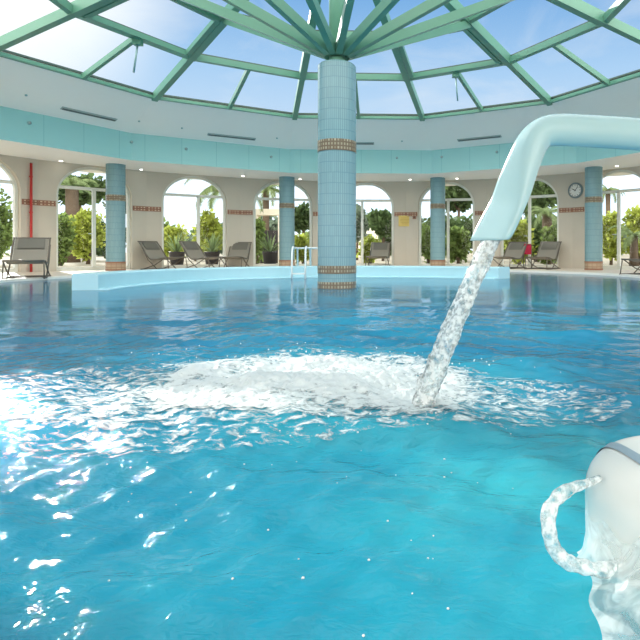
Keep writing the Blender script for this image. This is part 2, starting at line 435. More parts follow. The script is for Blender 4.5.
# ceiling fittings
def cove_pt(am,t,off=0.0):                # t 0 at the bottom edge, 1 at the glass
    c15=cos(radians(15)); r=(RS+(RR-RS)*t)*c15; z=ZF+(ZR-ZF)*t
    p=pol(r,am,z); n=pol(-(ZR-ZF),am); n.z=-(RS-RR)*c15; n.normalize(); return p+n*off
def facet_hit(px,py,da,cove):             # where a line of sight meets the cove or the teal face of one bay
    am=A0+da; c15=cos(radians(15)); n=pol(1,am); p0=n*(RS*c15); p0.z=ZF
    if cove: n=(pol(1,am)*(ZR-ZF)+Vector((0,0,1))*((RS-RR)*c15)).normalized()
    d=Vector(((px-409.2)/F,1,(250.4-py)/F)); k=(p0-CAM).dot(n)/d.dot(n); return CAM+d*k, n
vl=[(-60,90,114,'long thin air slot in the white cove at the far left'),(-30,232,136.5,'long thin air slot in the white cove left of the central column'),
    (0,352,143,'long thin air slot in the white cove partly behind the central column'),(30,479,138,'long thin air slot in the white cove just left of the spout bend')]
slope=atan2(ZR-ZF,(RS-RR)*cos(radians(15)))
for da,px,py,lab in vl:
    am=A0+da; p,nn=facet_hit(px,py,da,True)
    o=empty('air_vent',p-nn*.012); o.rotation_euler=(-slope,0,-radians(am)); tag(o,lab,'air vent','air slots in the cove')
    m=MB(); m.box((0,0,.004),(1.3,.10,.02)); m.build('vent_frame',M['vent'],o)
    for yy_,w_ in ((0,.020),(.03,.014)):
        m=MB(); m.box((0,yy_,-.01),(1.25,w_,.008)); m.build('slot',M['slot'],o)
sl=[(-60,29,123,'at the far left'),(-60,131,142,'just left of the bend above the left column'),(-30,186,149,'above the three loungers'),(-30,271,157,'left of the central column'),
    (0,397,158,'right of the central column'),(30,442,157,'above the column by the notice'),(30,497,152,'left of the spout')]
for da,px,py,wh in sl:
    am=A0+da; p,nn=facet_hit(px,py,da,False)
    o=empty('fascia_spotlight',p-nn*.002); o.rotation_euler=(0,0,-radians(am)); tag(o,'tiny spotlight on the teal ceiling band '+wh,'spotlight','small spotlights on the teal band')
    m=MB(); m.tube([(0,0,0),(0,-.03,0)],.038,14); m.build('housing',M['spot'],o)
    m=MB(); m.tube([(0,-.03,0),(0,-.034,0)],.024,12); m.build('lens',M['vent'],o)
sl=[(-60,26,95,'at the far left'),(-60,139,121,'right of the far left slot'),(-30,182,128,'left of the middle left slot'),(-30,277,138,'right of the middle left slot'),(0,402,141,'right of the central column')]
for da,px,py,wh in sl:
    p,nn=facet_hit(px,py,da,True)
    o=empty('cove_sensor',p-nn*.006); tag(o,'tiny grey sensor in the white ceiling cove '+wh,'sensor','tiny sensors in the cove')
    m=MB(); m.lathe([(0,-.02),(.022,-.018),(.026,.012)],12); m.build('sensor_cap',M['spot'],o)
dl=[(61,161,'above the pier left of the first mosaic column'),(141,169.5,'just right of the first mosaic column'),(243,176,'above the pier between the second and third whole arches'),
    (300,179,'just left of the central column'),(410,179.5,'above the notice board'),(457,178.5,'right of the column by the notice'),(617,166,'at the far right')]
for px,py,l in dl:
    d=F*(HC-CAM.z)/(250.4-py); p=at(px,py,d); p.z=HC
    o=empty('downlight',p); tag(o,f'small lit ceiling downlight {l}','downlight','lit downlights in the soffit')
    m=MB(); m.lathe([(.045,0),(.06,-.006),(.07,0)],16); m.build('trim_ring',M['white_paint'],o)
    m=MB(); m.lathe([(0,-.004),(.045,-.004)],16); m.build('lamp',M['lamp'],o)

# ------------------------------------------------------------------ arched doors
dlab={-5:'arched glazed door at the left edge, first in the row',-4:'arched glazed door left of the red pipe, cut by the frame',-3:'arched glazed door behind the left mosaic column, right of the red pipe',
 -2:'arched glazed door with open sky and palm fronds behind three loungers',-1:'arched glazed door behind the thin column left of centre',
 0:'arched glazed door half hidden by the central column',1:'arched glazed door behind the column right of the notice',
 2:'arched glazed door behind the two loungers under the spout',3:'arched glazed door at the right edge behind the fourth column',4:'arched glazed door beyond the right edge',}
FD=.16
for idx,k in enumerate(range(-4,4)):
    o=empty('door_%d'%(idx+1),bay_pt(k,0,FD,DECK),-radians(bay_angle(k)))
    tag(o,dlab[k],'door',kind='structure')
    # outer frame
    fw=.075; inn=[(x*(1-fw/AW),(SPR+(z-SPR)*(1-fw/RISE)) if z>SPR else z) for x,z in arch]
    m=MB(); n=len(arch); vs=[]
    for y in (-.04,.04):
        vs+=[(x,y,z-DECK) for x,z in arch]+[(x,y,z-DECK) for x,z in inn]
    fs=[]
    for i in range(n-1):
        a,b,c,d=i,i+1,n+i+1,n+i
        fs+=[(a,b,c,d),(a+2*n,d+2*n,c+2*n,b+2*n),(d,c,c+2*n,d+2*n)]
    m.add(vs,fs); m.build('frame',M['frame'],o)
    m=MB(); m.box((0,0,2.23),(2*AW-.14,.07,.08)); m.build('transom',M['frame'],o)
    m=MB(); m.box((0,0,.05),(2*AW-.1,.07,.10)); m.build('threshold',M['frame'],o)
    off={-2:.12,0:-.12,1:.05}.get(k,0)
    m=MB(); m.box((off,0,1.13),(.085,.07,2.16)); m.build('mullion',M['frame'],o)
    for s in (-1,1):
        x0=-AW+.06 if s<0 else off+.03; x1=off-.03 if s<0 else AW-.06
        m=MB(); m.box(((x0+x1)/2,0,1.14),(x1-x0,.012,2.12)); m.build('pane',M['glass'],o)
        if s<0:
            m=MB(); m.tube([(x1-.03,-.045,1.0),(x1-.03,-.075,1.0),(x1-.13,-.075,1.0)],.012,8); m.build('handle',M['steel'],o)
    m=MB(); fan=[(x,z-DECK) for x,z in inn[1:-1] if z>=2.30]
    fan=[(fan[0][0],2.25)]+fan+[(fan[-1][0],2.25)]
    nn=len(fan); m.add([(x,0,z) for x,z in fan],[tuple(range(nn))]); m.build('fanlight_pane',M['glass'],o)

# friezes of tile on the piers
plab={-5:'left edge',-4:'with the red pipe',-3:'right of the left mosaic column',-2:'between the third and fourth doors',-1:'left of the central column',0:'above the yellow notice',1:'left of the two loungers under the spout',2:'below the clock',3:'right edge'}
for n_,k in enumerate(range(-4,3)):
    o=empty('trim_%d'%(n_+2),(0,0,0)); tag(o,'brown patterned tile frieze on the pier '+plab[k],'tile frieze',kind='structure')
    for kk,x0,x1 in ((k,AW+.02,W2),(k+1,-W2,-AW-.02)):
        z=1.80
        m=MB(); m.box((0,0,0),(x1-x0,.02,.10)); m.build('frieze_tile',M['wall_band'],o,loc=bay_pt(kk,(x0+x1)/2,-.008,z),rz=-radians(bay_angle(kk)))
        for dz in (-.06,.06):
            m=MB(); m.box((0,0,0),(x1-x0,.026,.022)); m.build('frieze_border',M['brown'],o,loc=bay_pt(kk,(x0+x1)/2,-.008,z+dz),rz=-radians(bay_angle(kk)))

# ------------------------------------------------------------------ columns
RC=1.09*D; CR=.295
def column(loc,H,label,bands,base=None,neck=False,CR=.238):
    o=empty('mosaic_column',loc); tag(o,label,'column')
    m=MB(); pr=[(0,-1.25 if neck else 0),(CR,-1.25 if neck else 0),(CR,H)]
    if neck: pr=[(0,-1.25),(CR,-1.25),(CR,H-.03),(CR-.03,H),(0,H)]
    m.lathe(pr,56); sh=m.build('shaft',M['column_tile'],o)
    md=sh.modifiers.new('e','EDGE_SPLIT'); md.split_angle=radians(40)
    for z,h in bands:
        m=MB(); m.lathe([(CR-.01,z-h/2),(CR+.006,z-h/2),(CR+.006,z+h/2),(CR-.01,z+h/2)],56,smooth=False); m.build('tile_band',M['band_tile'],o)
    if base:
        m=MB(); m.lathe([(CR-.01,0.0),(CR+.008,0.0),(CR+.008,base),(CR-.01,base)],56,smooth=False); m.build('base_band',M['base_tile'],o)
        for z in (base,.02):
            m=MB(); m.lathe([(CR-.01,z-.02),(CR+.012,z-.02),(CR+.012,z+.02),(CR-.01,z+.02)],56,smooth=False); m.build('border_ring',M['brown'],o)
    if neck:
        m=MB(); m.lathe([(.10,H-.02),(.125,H),(.125,H+.12),(0,H+.12)],24); m.build('neck',M['green'],o)
    return o
clab=['pale mosaic column standing at the left between the red pipe and the loungers','thin mosaic column on the deck just left of the central column','thin mosaic column right of the yellow notice','pale mosaic column at the right beside the clock']
for i in range(4):
    column(pol(RC,ring_ang(i-1),DECK),HC-DECK,clab[i],[(1.95,.16)],.22)
cc=column((0,0,0),3.46,'tall central mosaic column rising out of the pool to the glass roof',[(2.18,.17),(.29,.12),(.05,.11)],None,True,CR=.295)

# ------------------------------------------------------------------ low curved wall behind the column
ba=empty('pool_divider',(0,0,0)); tag(ba,'low pale blue curved wall in the pool behind the central column','low wall')
def arcband(prof,name):                    # prof: (radial offset, z), swept round the column
    m=MB(); vs=[];fs=[]; NA_=110; n=len(prof)
    for i in range(NA_+1):
        g=i/NA_; a=-98+146*g; R=3.47+.5*max(0,(a-5)/43)**1.5 if a>5 else 3.47
        for dr_,z in prof: vs.append(pol(R+dr_,a,z))
    for i in range(NA_):
        for j in range(n-1): fs.append((i*n+j,i*n+j+1,(i+1)*n+j+1,(i+1)*n+j))
    fs.append(tuple(range(n))); fs.append(tuple(NA_*n+j for j in range(n))[::-1])
    m.add(vs,fs); return m.build(name,M['pool_tile'],ba)
arcband([(.0,-1.2),(.0,.215),(.012,.236),(.03,.243),(.33,.243),(.348,.236),(.36,.215),(.36,-1.2)],'wall_body')
arcband([(.002,-.05),(-.16,-.05),(-.16,.012),(-.10,.022),(.002,.022)],'overflow_ledge')

# ladder rails at the basin
lp=at(300,285,11.55); lp.z=0
o=empty('pool_ladder',lp); tag(o,'white tubular pool ladder hooked on the low curved wall left of the central column','ladder')
for s in (-.14,.14):
    m=MB(); m.tube([(s,.0,.62),(s,-.05,.66),(s,-.12,.60),(s+.02,-.28,-.3)],.022,8); m.build('rail',M['steel'],o)
    m=MB(); m.tube([(s,.0,.62),(s,.25,.64),(s,.42,.62),(s,.45,.243)],.022,8); m.build('handrail',M['steel'],o)
m=MB(); m.tube([(-.14,0,.63),(.5,.02,.63)],.02,8); m.build('top_bar',M['steel'],o)
for z in (.1,-.12):
    m=MB(); m.box((.01,-.2,z),(.3,.08,.03)); m.build('tread',M['steel'],o)

# ------------------------------------------------------------------ loungers
def lounger(name):
    o=empty(name,(0,0,DECK))
    w=.31
    # local: +x forward, y across
    bk=catmull([(-.50,0,.80),(-.33,0,.62),(-.13,0,.38),(0,0,.29)],6)
    st=catmull([(0,0,.29),(.22,0,.29),(.45,0,.33),(.68,0,.35)],6)
    def strip(pts,wid,th):
        m=MB(); vs=[]; n=len(pts)
        for s,dz in ((-1,0),(1,0),(1,-th),(-1,-th)):
            for p in pts: vs.append(Vector((p.x,s*wid,p.z+dz)))
        fs=[]
        for r in range(4):
            for i in range(n-1):
                a=r*n+i; b=((r+1)%4)*n+i; fs.append((a,b,b+1,a+1))
        m.add(vs,fs,False); return m
    strip(bk,w-.02,.014).build('back_sling',M['sling'],o); strip(st,w-.02,.014).build('seat_sling',M['sling'],o)
    hp=[p+Vector((.02,0,.012)) for p in bk[1:8]]
    strip(hp,w-.08,.03).build('headrest',M['pad'],o)
    for s in (-1,1):
        y=s*w
        m=MB(); m.tube([Vector((p.x,y,p.z)) for p in bk]+[Vector((p.x,y,p.z)) for p in st[1:]],.016,8); m.build('side_rail',M['chair_frame'],o)
        m=MB(); m.tube([(-.36,y*1.04,.66),(-.1,y*1.04,.28),(.30,y*1.04,.0)],.014,8); m.build('leg',M['chair_frame'],o)
        m=MB(); m.tube([(.60,y*1.08,.34),(.2,y*1.08,.14),(-.32,y*1.08,.0)],.014,8); m.build('leg',M['chair_frame'],o)
        m=MB(); m.tube([(.66,y*1.02,.35),(.72,y*1.06,.0)],.013,8); m.build('leg',M['chair_frame'],o)
        m=MB(); m.tube([(-.38,y*1.06,.014),(.74,y*1.06,.014)],.014,8); m.build('floor_runner',M['chair_frame'],o)
    for x,z in ((-.50,.80),(.68,.35),(-.34,.014),(.30,.014)):
        m=MB(); m.tube([(x,-w*1.06,z),(x,w*1.06,z)],.014,8); m.build('cross_bar',M['chair_frame'],o)
    return o
def polpx(px,R):                          # on the deck, radius R, seen at column px
    t=(px-409.2)/F
    a=t*t+1; b=2*(t*CAM.x+CAM.y); c=CAM.x**2+CAM.y**2-R*R
    s=(-b+sqrt(b*b-4*a*c))/(2*a); return Vector((CAM.x+t*s,CAM.y+s,DECK))
ll=[(29,6.95,-62,'grey sling lounger in front of the red pipe'),(-27,6.9,-58,'grey sling lounger cut by the left edge, beside the one at the red pipe'),
    (160,9.3,-25,'grey sling lounger just right of the left mosaic column, first of three'),
    (200,9.0,-26,'grey sling lounger in the middle of the three before the palm door'),
    (237,9.5,-88,'grey sling lounger facing the pool, right one of the three'),
    (379,9.5,-95,'grey sling lounger by the door right of the central column'),
    (511,9.2,-128,'grey sling lounger beside the red towel, under the spout'),(545,9.2,-125,'grey sling lounger under the clock side of the spout door'),
    (654,7.6,-150,'grey sling lounger at the right edge, only its foot showing')]
proto=None
for px,R,rz,lab in ll:
    if proto is None: proto=lounger('sun_lounger'); o=proto
    else: o=copy_tree(proto)
    p=polpx(px,R); o.location=p; o.rotation_euler.z=radians(rz)
    tag(o,lab,'sun lounger','grey sling loungers along the wall')
p=polpx(527.5,9.6)
o=empty('beach_towel',p+Vector((0,0,0))); tag(o,'red towel hanging on a low stand between the two loungers','towel')
m=MB(); m.tube([(-.12,0,0),(-.12,0,.72),(.12,0,.72),(.12,0,0)],.014,8); m.build('stand',M['chair_frame'],o)
m=MB()
vs=[];fs=[]
for i in range(9):
    for j,(y,z) in enumerate(((-.03,.42),(-.03,.62),(0,.745),(.03,.62),(.03,.46))):
        vs.append((-.11+.22*i/8,y+.006*sin(i*1.9+j),z))
for i in range(8):
    for j in range(4): a=i*5+j; fs.append((a,a+5,a+6,a+1))
m.add(vs,fs,True); m.build('towel_cloth',M['towel'],o)

# ------------------------------------------------------------------ things on the wall
def wall_hit(px):                         # bay and local x on the wall seen at column px
    best=None
    for k in range(-7,8):
        n=pol(1,bay_angle(k)); t=pol(1,bay_angle(k)+90); d=Vector(((px-409.2)/F,1,0))
        s=(RW-Vector((CAM.x,CAM.y,0)).dot(n))/d.dot(n)
        if s<=0: continue
        x=(Vector((CAM.x,CAM.y,0))+d*s).dot(t)
        if abs(x)<=W2+1e-6 and (best is None or s<best[2]): best=(k,x,s)
    return best
k,x,s=wall_hit(576); z=CAM.z+(250.4-190.5)*s/F
o=empty('wall_clock',bay_pt(k,x,-.005,z),-radians(bay_angle(k))); tag(o,'round white wall clock with grey blue rim at the right','clock')
def disc(y0,y1,r,seg=40,r2=None):
    m=MB(); m.tube([(0,y0,0),(0,y1,0)],[r,r2 or r],seg); return m
disc(.0,-.05,.235).build('rim',M['clock_rim'],o); disc(-.05,-.054,.185).build('face',M['clock_face'],o)
m=MB()
for i in range(12):
    a=2*pi*i/12; q=Matrix.Rotation(a,3,'Y'); m.box(q@Vector((0,-.056,.16)),(.012,.004,.034),q)
m.build('hour_marks',M['black'],o)
for ln,w,a,nm in ((.10,.02,-62,'hour_hand'),(.145,.014,40,'minute_hand')):
    q=Matrix.Rotation(radians(a),3,'Y'); m=MB(); m.box(q@Vector((0,-.058,ln/2-.015)),(w,.004,ln+.03),q); m.build(nm,M['black'],o)
k,x,s=wall_hit(405); z=CAM.z+(250.4-221)*s/F
o=empty('notice_board',bay_pt(k,x,-.02,z),-radians(bay_angle(k))); tag(o,'yellow notice on the pier right of the central column','notice')
m=MB(); m.box((0,0,0),(.44,.02,.36)); m.build('notice_sheet',M['paper'],o)
m=MB()
for i,wd in enumerate((.26,.32,.32,.28,.2)): m.box((0,-.0115,.10-.05*i),(wd,.002,.016))
m.build('printed_lines',M['print'],o)
k,x,s=wall_hit(414.6); z=CAM.z+(250.4-217.5)*s/F
o=empty('switch_box',bay_pt(k,x,-.03,z),-radians(bay_angle(k))); tag(o,'small brown switch box right of the yellow notice','switch box')
m=MB(); m.box((0,0,0),(.11,.06,.11)); m.build('housing',M['brown'],o); m=MB(); m.box((0,-.034,.005),(.04,.012,.05)); m.build('button',M['black'],o)
k,x,s=wall_hit(29.5)
o=empty('red_pipe',bay_pt(k,x,-.07,DECK),-radians(bay_angle(k))); tag(o,'thin red vertical pipe on the beige pier at the left','pipe')
m=MB(); m.tube([(0,0,0),(0,0,HC-DECK-.12)],.03,14); m.build('pipe',M['red'],o)
for z in (.5,1.5,2.4):
    m=MB(); m.tube([(0,0,z-.02),(0,0,z+.02)],.037,14); m.box((0,.04,z),(.03,.05,.03)); m.build('clip',M['red'],o)

# ------------------------------------------------------------------ water
def wave(x,y):
    h=0
    return h
rng=np.random.default_rng(3)
waves=[]
for i in range(26):
    lam=.085*(1.17**i) if i<18 else rng.uniform(.4,1.3)
    th=rng.normal(1.2,.75); waves.append((2*pi/lam*cos(th),2*pi/lam*sin(th),rng.uniform(0,6.28),0.0023*lam**.5))
JX,JY=1.165,-6.45                          # where the jet lands
FX,FY=.72,-6.05                            # middle of the boil
def height(x,y):
    x=np.asarray(x,float); y=np.asarray(y,float)
    h=np.zeros_like(x)
    for kx,ky,p,a in waves:
        h=h+a*np.sin(kx*x+ky*y+p+.5*np.sin(1.7*x-2.3*y+p))
    r=np.sqrt((x-FX)**2+(y-FY)**2)
    near=np.exp(-(r/2.6)**2); h=h*(.07+2.15*near)
    h=h+.045*np.exp(-(((x-FX)/.42)**2+((y-FY)/.36)**2))
    h=h+.012*np.sin(13*r-1.0+1.2*np.sin(3*np.arctan2(y-FY,x-FX)))*np.exp(-r/1.1)
    return h
def axis(segs):
    out=[]
    for a,b,st in segs: out+=list(np.arange(a,b-1e-9,st))
    return np.array(out+[segs[-1][1]])
xs=axis([(-9.3,-3,.14),(-3,-1.2,.05),(-1.2,2.4,.011),(2.4,4,.06),(4,9.3,.14)])
ys=axis([(-9.3,-8.3,.06),(-8.3,-5.2,.011),(-5.2,-3,.04),(-3,7.9,.10)])
X,Y=np.meshgrid(xs,ys); Z=height(X,Y)
ang=np.degrees(np.arctan2(X,Y)); ar=np.abs((ang+180)%360-180); rpool=np.interp(ar,RPA,RPR); RRr=np.sqrt(X*X+Y*Y)
keep=RRr<rpool+.15
edge=np.clip((rpool-RRr)/1.0,0,1); Z=Z*edge
nx,ny=len(xs),len(ys)
idx=-np.ones(X.size,int)
fl=keep.ravel()
q=(keep[:-1,:-1]&keep[1:,:-1]&keep[:-1,1:]&keep[1:,1:])
ii,jj=np.nonzero(q); a=ii*nx+jj
faces=np.stack([a,a+1,a+nx+1,a+nx],1)
used=np.unique(faces); idx[used]=np.arange(len(used)); faces=idx[faces]
co=np.stack([X.ravel()[used],Y.ravel()[used],Z.ravel()[used]],1)
def npmesh(name,co,faces,mt):
    me=bpy.data.meshes.new(name); me.vertices.add(len(co)); me.vertices.foreach_set('co',co.astype(np.float32).ravel())
    n=len(faces); k=faces.shape[1]; me.loops.add(n*k); me.loops.foreach_set('vertex_index',faces.astype(np.int32).ravel())
    me.polygons.add(n); me.polygons.foreach_set('loop_start',(np.arange(n)*k).astype(np.int32))
    me.update(calc_edges=True); me.polygons.foreach_set('use_smooth',[True]*n); me.materials.append(mt)
    o=bpy.data.objects.new(name,me); COL.objects.link(o); return o
wo=npmesh('pool_water',co,faces,M['water'])
tag(wo,'rippling turquoise water filling the round pool','water',kind='stuff')
# entrained air, with lit near water coloured in: milky where the jet stirs the pool and over the outlet at the right
xx,yy=co[:,0],co[:,1]
bub=np.zeros(len(co))
def fb(x,y,s,o=4):
    return noise.fractal(Vector((x*s,y*s,1.7)),1.0,2.0,o)
sel=(xx>-3.4)&(xx<4.6)&(yy>-9.0)&(yy<-3.6)
for i in np.nonzero(sel)[0]:
    x,y=xx[i],yy[i]
    r=sqrt(((x-FX)/.75)**2+((y-FY)/.6)**2)
    v=.75*math.exp(-r*r)+.55*math.exp(-(((x-1.55)/.42)**2+((y+7.2)/.55)**2))
    v+=.30*math.exp(-(((x-1.45)/1.5)**2+((y+7.3)/1.3)**2))  # broad near patch: lit look of the water put into colour along with bubbles
    n_=fb(x,y,3.0,3)
    bub[i]=max(0,min(1,v*(1+.45*n_)))
at_=wo.data.attributes.new('bubbles','FLOAT','POINT'); at_.data.foreach_set('value',bub.astype(np.float32))

rr_=np.hypot(xx-.75,yy+6.3); chop=.13+.87*np.exp(-(rr_/1.7)**2)
at_=wo.data.attributes.new('chop','FLOAT','POINT'); at_.data.foreach_set('value',chop.astype(np.float32))
# foam on the boil: broken clots lying on the water
fxs=np.arange(-.75,2.1,.0085); fys=np.arange(-7.0,-4.9,.0085)
nfx,nfy=len(fxs),len(fys); FXg,FYg=np.meshgrid(fxs,fys); HZ=height(FXg,FYg)
mk=np.zeros(FXg.shape)
for j in range(nfy):
    for i in range(nfx):
        x,y=fxs[i],fys[j]
        r2=((x-FX)/.46)**2+((y-FY)/.40)**2
        v=.95*math.exp(-r2**1.4*.8)+.60*math.exp(-(((x-JX)/.14)**2+((y-JY)/.13)**2))
        r3=((x-.1)/.75)**2+((y+6.35)/.45)**2
        v+=.30*math.exp(-r3)
        v+=.20*math.exp(-(((x-1.45)/.45)**2+((y+6.35)/.30)**2))
        rr=sqrt(r2)
        v+=.34*math.exp(-((rr-1.32)/.16)**2)*(.5+.5*sin(2.3*atan2(y-FY,x-FX)+.8))
        if v<.05: mk[j,i]=-1; continue
        mk[j,i]=v*(1+.30*noise.fractal(Vector((x*5,y*7,4.2)),.8,2.1,4))
kq=(mk[:-1,:-1]>0)&(mk[1:,:-1]>0)&(mk[:-1,1:]>0)&(mk[1:,1:]>0)
ii,jj=np.nonzero(kq); a=ii*nfx+jj; faces=np.stack([a,a+1,a+nfx+1,a+nfx],1)
used=np.unique(faces); idx=-np.ones(mk.size,int); idx[used]=np.arange(len(used)); faces=idx[faces]
nzv=np.array([noise.noise(Vector((x*38,y*38,0))) for x,y in zip(FXg.ravel()[used],FYg.ravel()[used])])
zz=HZ.ravel()[used]+.003+np.clip(mk.ravel()[used],0,.9)*.020*(1+.8*nzv)
fo=npmesh('foam',np.stack([FXg.ravel()[used],FYg.ravel()[used],zz],1),faces,M['foam'])
fa=fo.data.attributes.new('froth','FLOAT','POINT'); fa.data.foreach_set('value',mk.ravel()[used].astype(np.float32))
tag(fo,'white foam boiling on the water where the jet lands','foam',kind='stuff')

# spray: small drops
def ico_drops(pts,name,mt):
    m=MB(); 
    for p,r in pts:
        vs=[(0,0,1),(0,0,-1),(1,0,0),(-1,0,0),(0,1,0),(0,-1,0)]
        t_=.577; ext=[(i*t_,j*t_,k*t_) for i in(-1,1) for j in(-1,1) for k in(-1,1)]
        vv=[Vector(v)*r+Vector(p) for v in vs+ext]
        # octahedron faces split towards the cube corners
        fs=[]
        for ci,(i,j,k) in enumerate([(i,j,k) for i in(-1,1) for j in(-1,1) for k in(-1,1)]):
            c=6+ci; X_=2 if i>0 else 3; Y_=4 if j>0 else 5; Z_=0 if k>0 else 1
            tri=[(X_,Y_,c),(Y_,Z_,c),(Z_,X_,c)]
            if i*j*k<0: tri=[t[::-1] for t in tri]
            fs+=tri
        m.add(vv,fs,True)
    return m.build(name,mt)
dr=[]
for i in range(900):
    a=random.uniform(0,2*pi); rr=abs(random.gauss(0,.34)); x=FX+.1+rr*cos(a)*1.3; y=FY+rr*sin(a)*.9
    hh=float(height(x,y)); dr.append(((x,y,hh+abs(random.gauss(0,.022))),random.uniform(.0012,.0048)))
for i in range(150):
    x=JX+random.gauss(0,.07); y=JY+random.gauss(0,.07); dr.append(((x,y,float(height(x,y))+abs(random.gauss(0,.05))),random.uniform(.001,.0032)))
tag(ico_drops(dr,'spray',M['drop']),'fine water drops thrown up around the foam','spray',kind='stuff')
# small white bubbles on the calm water in front, standing in for glints
dr=[]
for i in range(70):
    x=random.uniform(-.1,1.5); y=random.uniform(-7.75,-6.6); dr.append(((x,y,float(height(x,y))),random.uniform(.0012,.0035)))
tag(ico_drops(dr,'bubbles',M['drop']),'scattered small white bubbles standing in for glints on the near water','bubbles',kind='stuff')

# ------------------------------------------------------------------ water cannon
DS=2.0
ctr=[(700,136),(660,136),(620,133),(585,131),(556,130),(541,134),(531,145),(524,160),(517,178),(509,200),(499,221),(489,240)]
cp=catmull([at(px,py,DS) for px,py in ctr],5)
n=len(cp); vs=[]; fs=[]; SEG=28
# section: round pipe that flattens into a fishtail mouth; wide axis turned towards the lens' right
L0=0; lens=[0]
for i in range(1,n): lens.append(lens[-1]+(cp[i]-cp[i-1]).length)
tot=lens[-1]; bend=lens[25]
wd=Vector((.60,-.80,0)).normalized()
for i,p in enumerate(cp):
    t=(cp[min(n-1,i+1)]-cp[max(0,i-1)]).normalized()
    b_=max(0,1-(n-1-i)/12); t=t.lerp(Vector((0,0,-1)),b_*b_).normalized()
    w=(wd-t*wd.dot(t)).normalized(); u=t.cross(w)
    f=max(0,min(1,(lens[i]-bend*.86)/(tot-bend*.86))); f=f*f*(3-2*f)
    ra=.058+(.090-.058)*f; rb_=.058+(.018-.058)*min(1,f*1.25)
    e=1-.6*min(1,f*1.6)
    for k in range(SEG):
        a=2*pi*k/SEG; c_,s_=cos(a),sin(a)
        vs.append(p+w*(ra*math.copysign(abs(c_)**e,c_))+u*(rb_*math.copysign(abs(s_)**e,s_)))
for i in range(n-1):
    for k in range(SEG): fs.append((i*SEG+k,i*SEG+(k+1)%SEG,(i+1)*SEG+(k+1)%SEG,(i+1)*SEG+k))
m=MB(); base=Vector((at(700,136,DS).x,at(700,136,DS).y,0))
m.add([v-base for v in vs],fs,True)
can=empty('water_cannon',base); tag(can,'pale aqua swan neck spout pouring water into the pool','water spout')
sp=m.build('spout',M['cannon'],can); so=sp.modifiers.new('t','SOLIDIFY'); so.thickness=.006; so.offset=-1
m=MB(); top=at(700,136,DS)-base
m.tube([top+Vector((-.06,0,0)),top+Vector((.02,0,-.01)),top+Vector((.08,0,-.06)),top+Vector((.1,0,-.16)),Vector((.1,0,.3)),Vector((.1,0,-1.2))],.058,24); m.build('standpipe',M['cannon'],can)
m=MB(); m.tube([Vector((.1,0,-.02)),Vector((.1,0,.03))],.10,24); m.build('collar',M['white_paint'],can)
# the jet
jp=catmull([at(497,228,DS),at(491,240,DS),at(481,262,DS),at(462,305,DS),at(445,345,DS),at(430,385,DS),at(421,413,DS)],14)
n=len(jp); vs=[]; fs=[]; SEG=30
for i,p in enumerate(jp):
    g=i/(n-1); t=(jp[min(n-1,i+1)]-jp[max(0,i-1)]).normalized()
    w=(wd-t*wd.dot(t)).normalized(); u=t.cross(w)
    ra=.042*(1-g)+.040*g; rb_=.014*(1-g)**2+.040*g**.8
    for k in range(SEG):
        a=2*pi*k/SEG
        nzz=noise.fractal(Vector((cos(a)*2.6,sin(a)*2.6,g*15)),.7,2,4)
        kk=1+(.10+.30*g)*nzz
        vs.append(p+w*ra*cos(a)*kk+u*rb_*sin(a)*kk)
for i in range(n-1):
    for k in range(SEG): fs.append((i*SEG+k,i*SEG+(k+1)%SEG,(i+1)*SEG+(k+1)%SEG,(i+1)*SEG+k))
m=MB(); m.add(vs,fs,True); tag(m.build('water_jet',M['jet']),'clear slanting stream of water falling from the spout','water jet',kind='stuff')

# ------------------------------------------------------------------ white bollard with hose and overflowing water
bc=at(692,560,1.02); bc.z=0
bo=empty('pool_bollard',bc); tag(bo,'white rounded bollard standing in the water at the lower right','bollard')
BR,BH=.190,.203
prof=[(0,BH),(BR*.3,BH-.001)]
for i in range(13):
    q=i/12*pi/2; prof.append((BR-.075+.075*sin(q), BH-.006-.08*(1-cos(q))))
prof+=[(BR,.1),(BR*.99,-.02),(BR*.97,-.6),(0,-.6)]
m=MB(); m.lathe(prof[::-1],64); m.build('body',M['white_paint'],bo)
# strap across the crown
def ztop(r):
    for (r0,z0),(r1,z1) in zip(prof[:14],prof[1:15]):
        if r0<=r<=r1+1e-9: return z0+(z1-z0)*(r-r0)/(max(1e-6,r1-r0))
    return prof[14][1]
m=MB(); vs=[];fs=[]; ca=cos(radians(-80)); sa=sin(radians(-80)); nst=40
for i in range(nst+1):
    x=-.150+.30*i/nst
    for c_ in (-.117,-.093):
        r=sqrt(x*x+c_*c_)
        if r>BR: r=BR
        xx_,yy_=x*ca-c_*sa,x*sa+c_*ca
        s_=1.006
        vs.append((xx_*s_,yy_*s_,ztop(r)+.0025))
for i in range(nst): fs.append((2*i,2*i+2,2*i+3,2*i+1))
m.add(vs,fs,True); m.build('strap',M['strap'],bo)
# clear hose looping out of the bollard
hp=[(600,478,.99),(588,483,.975),(572,488,.96),(558,497,.95),(549,512,.94),(549,530,.93),(554,548,.93),(566,561,.925),(584,567,.92),(604,570,.92),(622,566,.93)]
hpts=catmull([at(*q) for q in hp],8)
vs=[]
m=MB(); rad=[]
for i,p in enumerate(hpts):
    g=i/(len(hpts)-1); r=.005+.0075*min(1,g*3.2); r*=1+.28*noise.noise(Vector((i*.17,0,3)))+.05*sin(i*1.1)
    rad.append(r)
m.tube(hpts,rad,16); ho=m.build('hose',M['hose']); tag(ho,'clear bubbled hose looping out from the white bollard','hose')
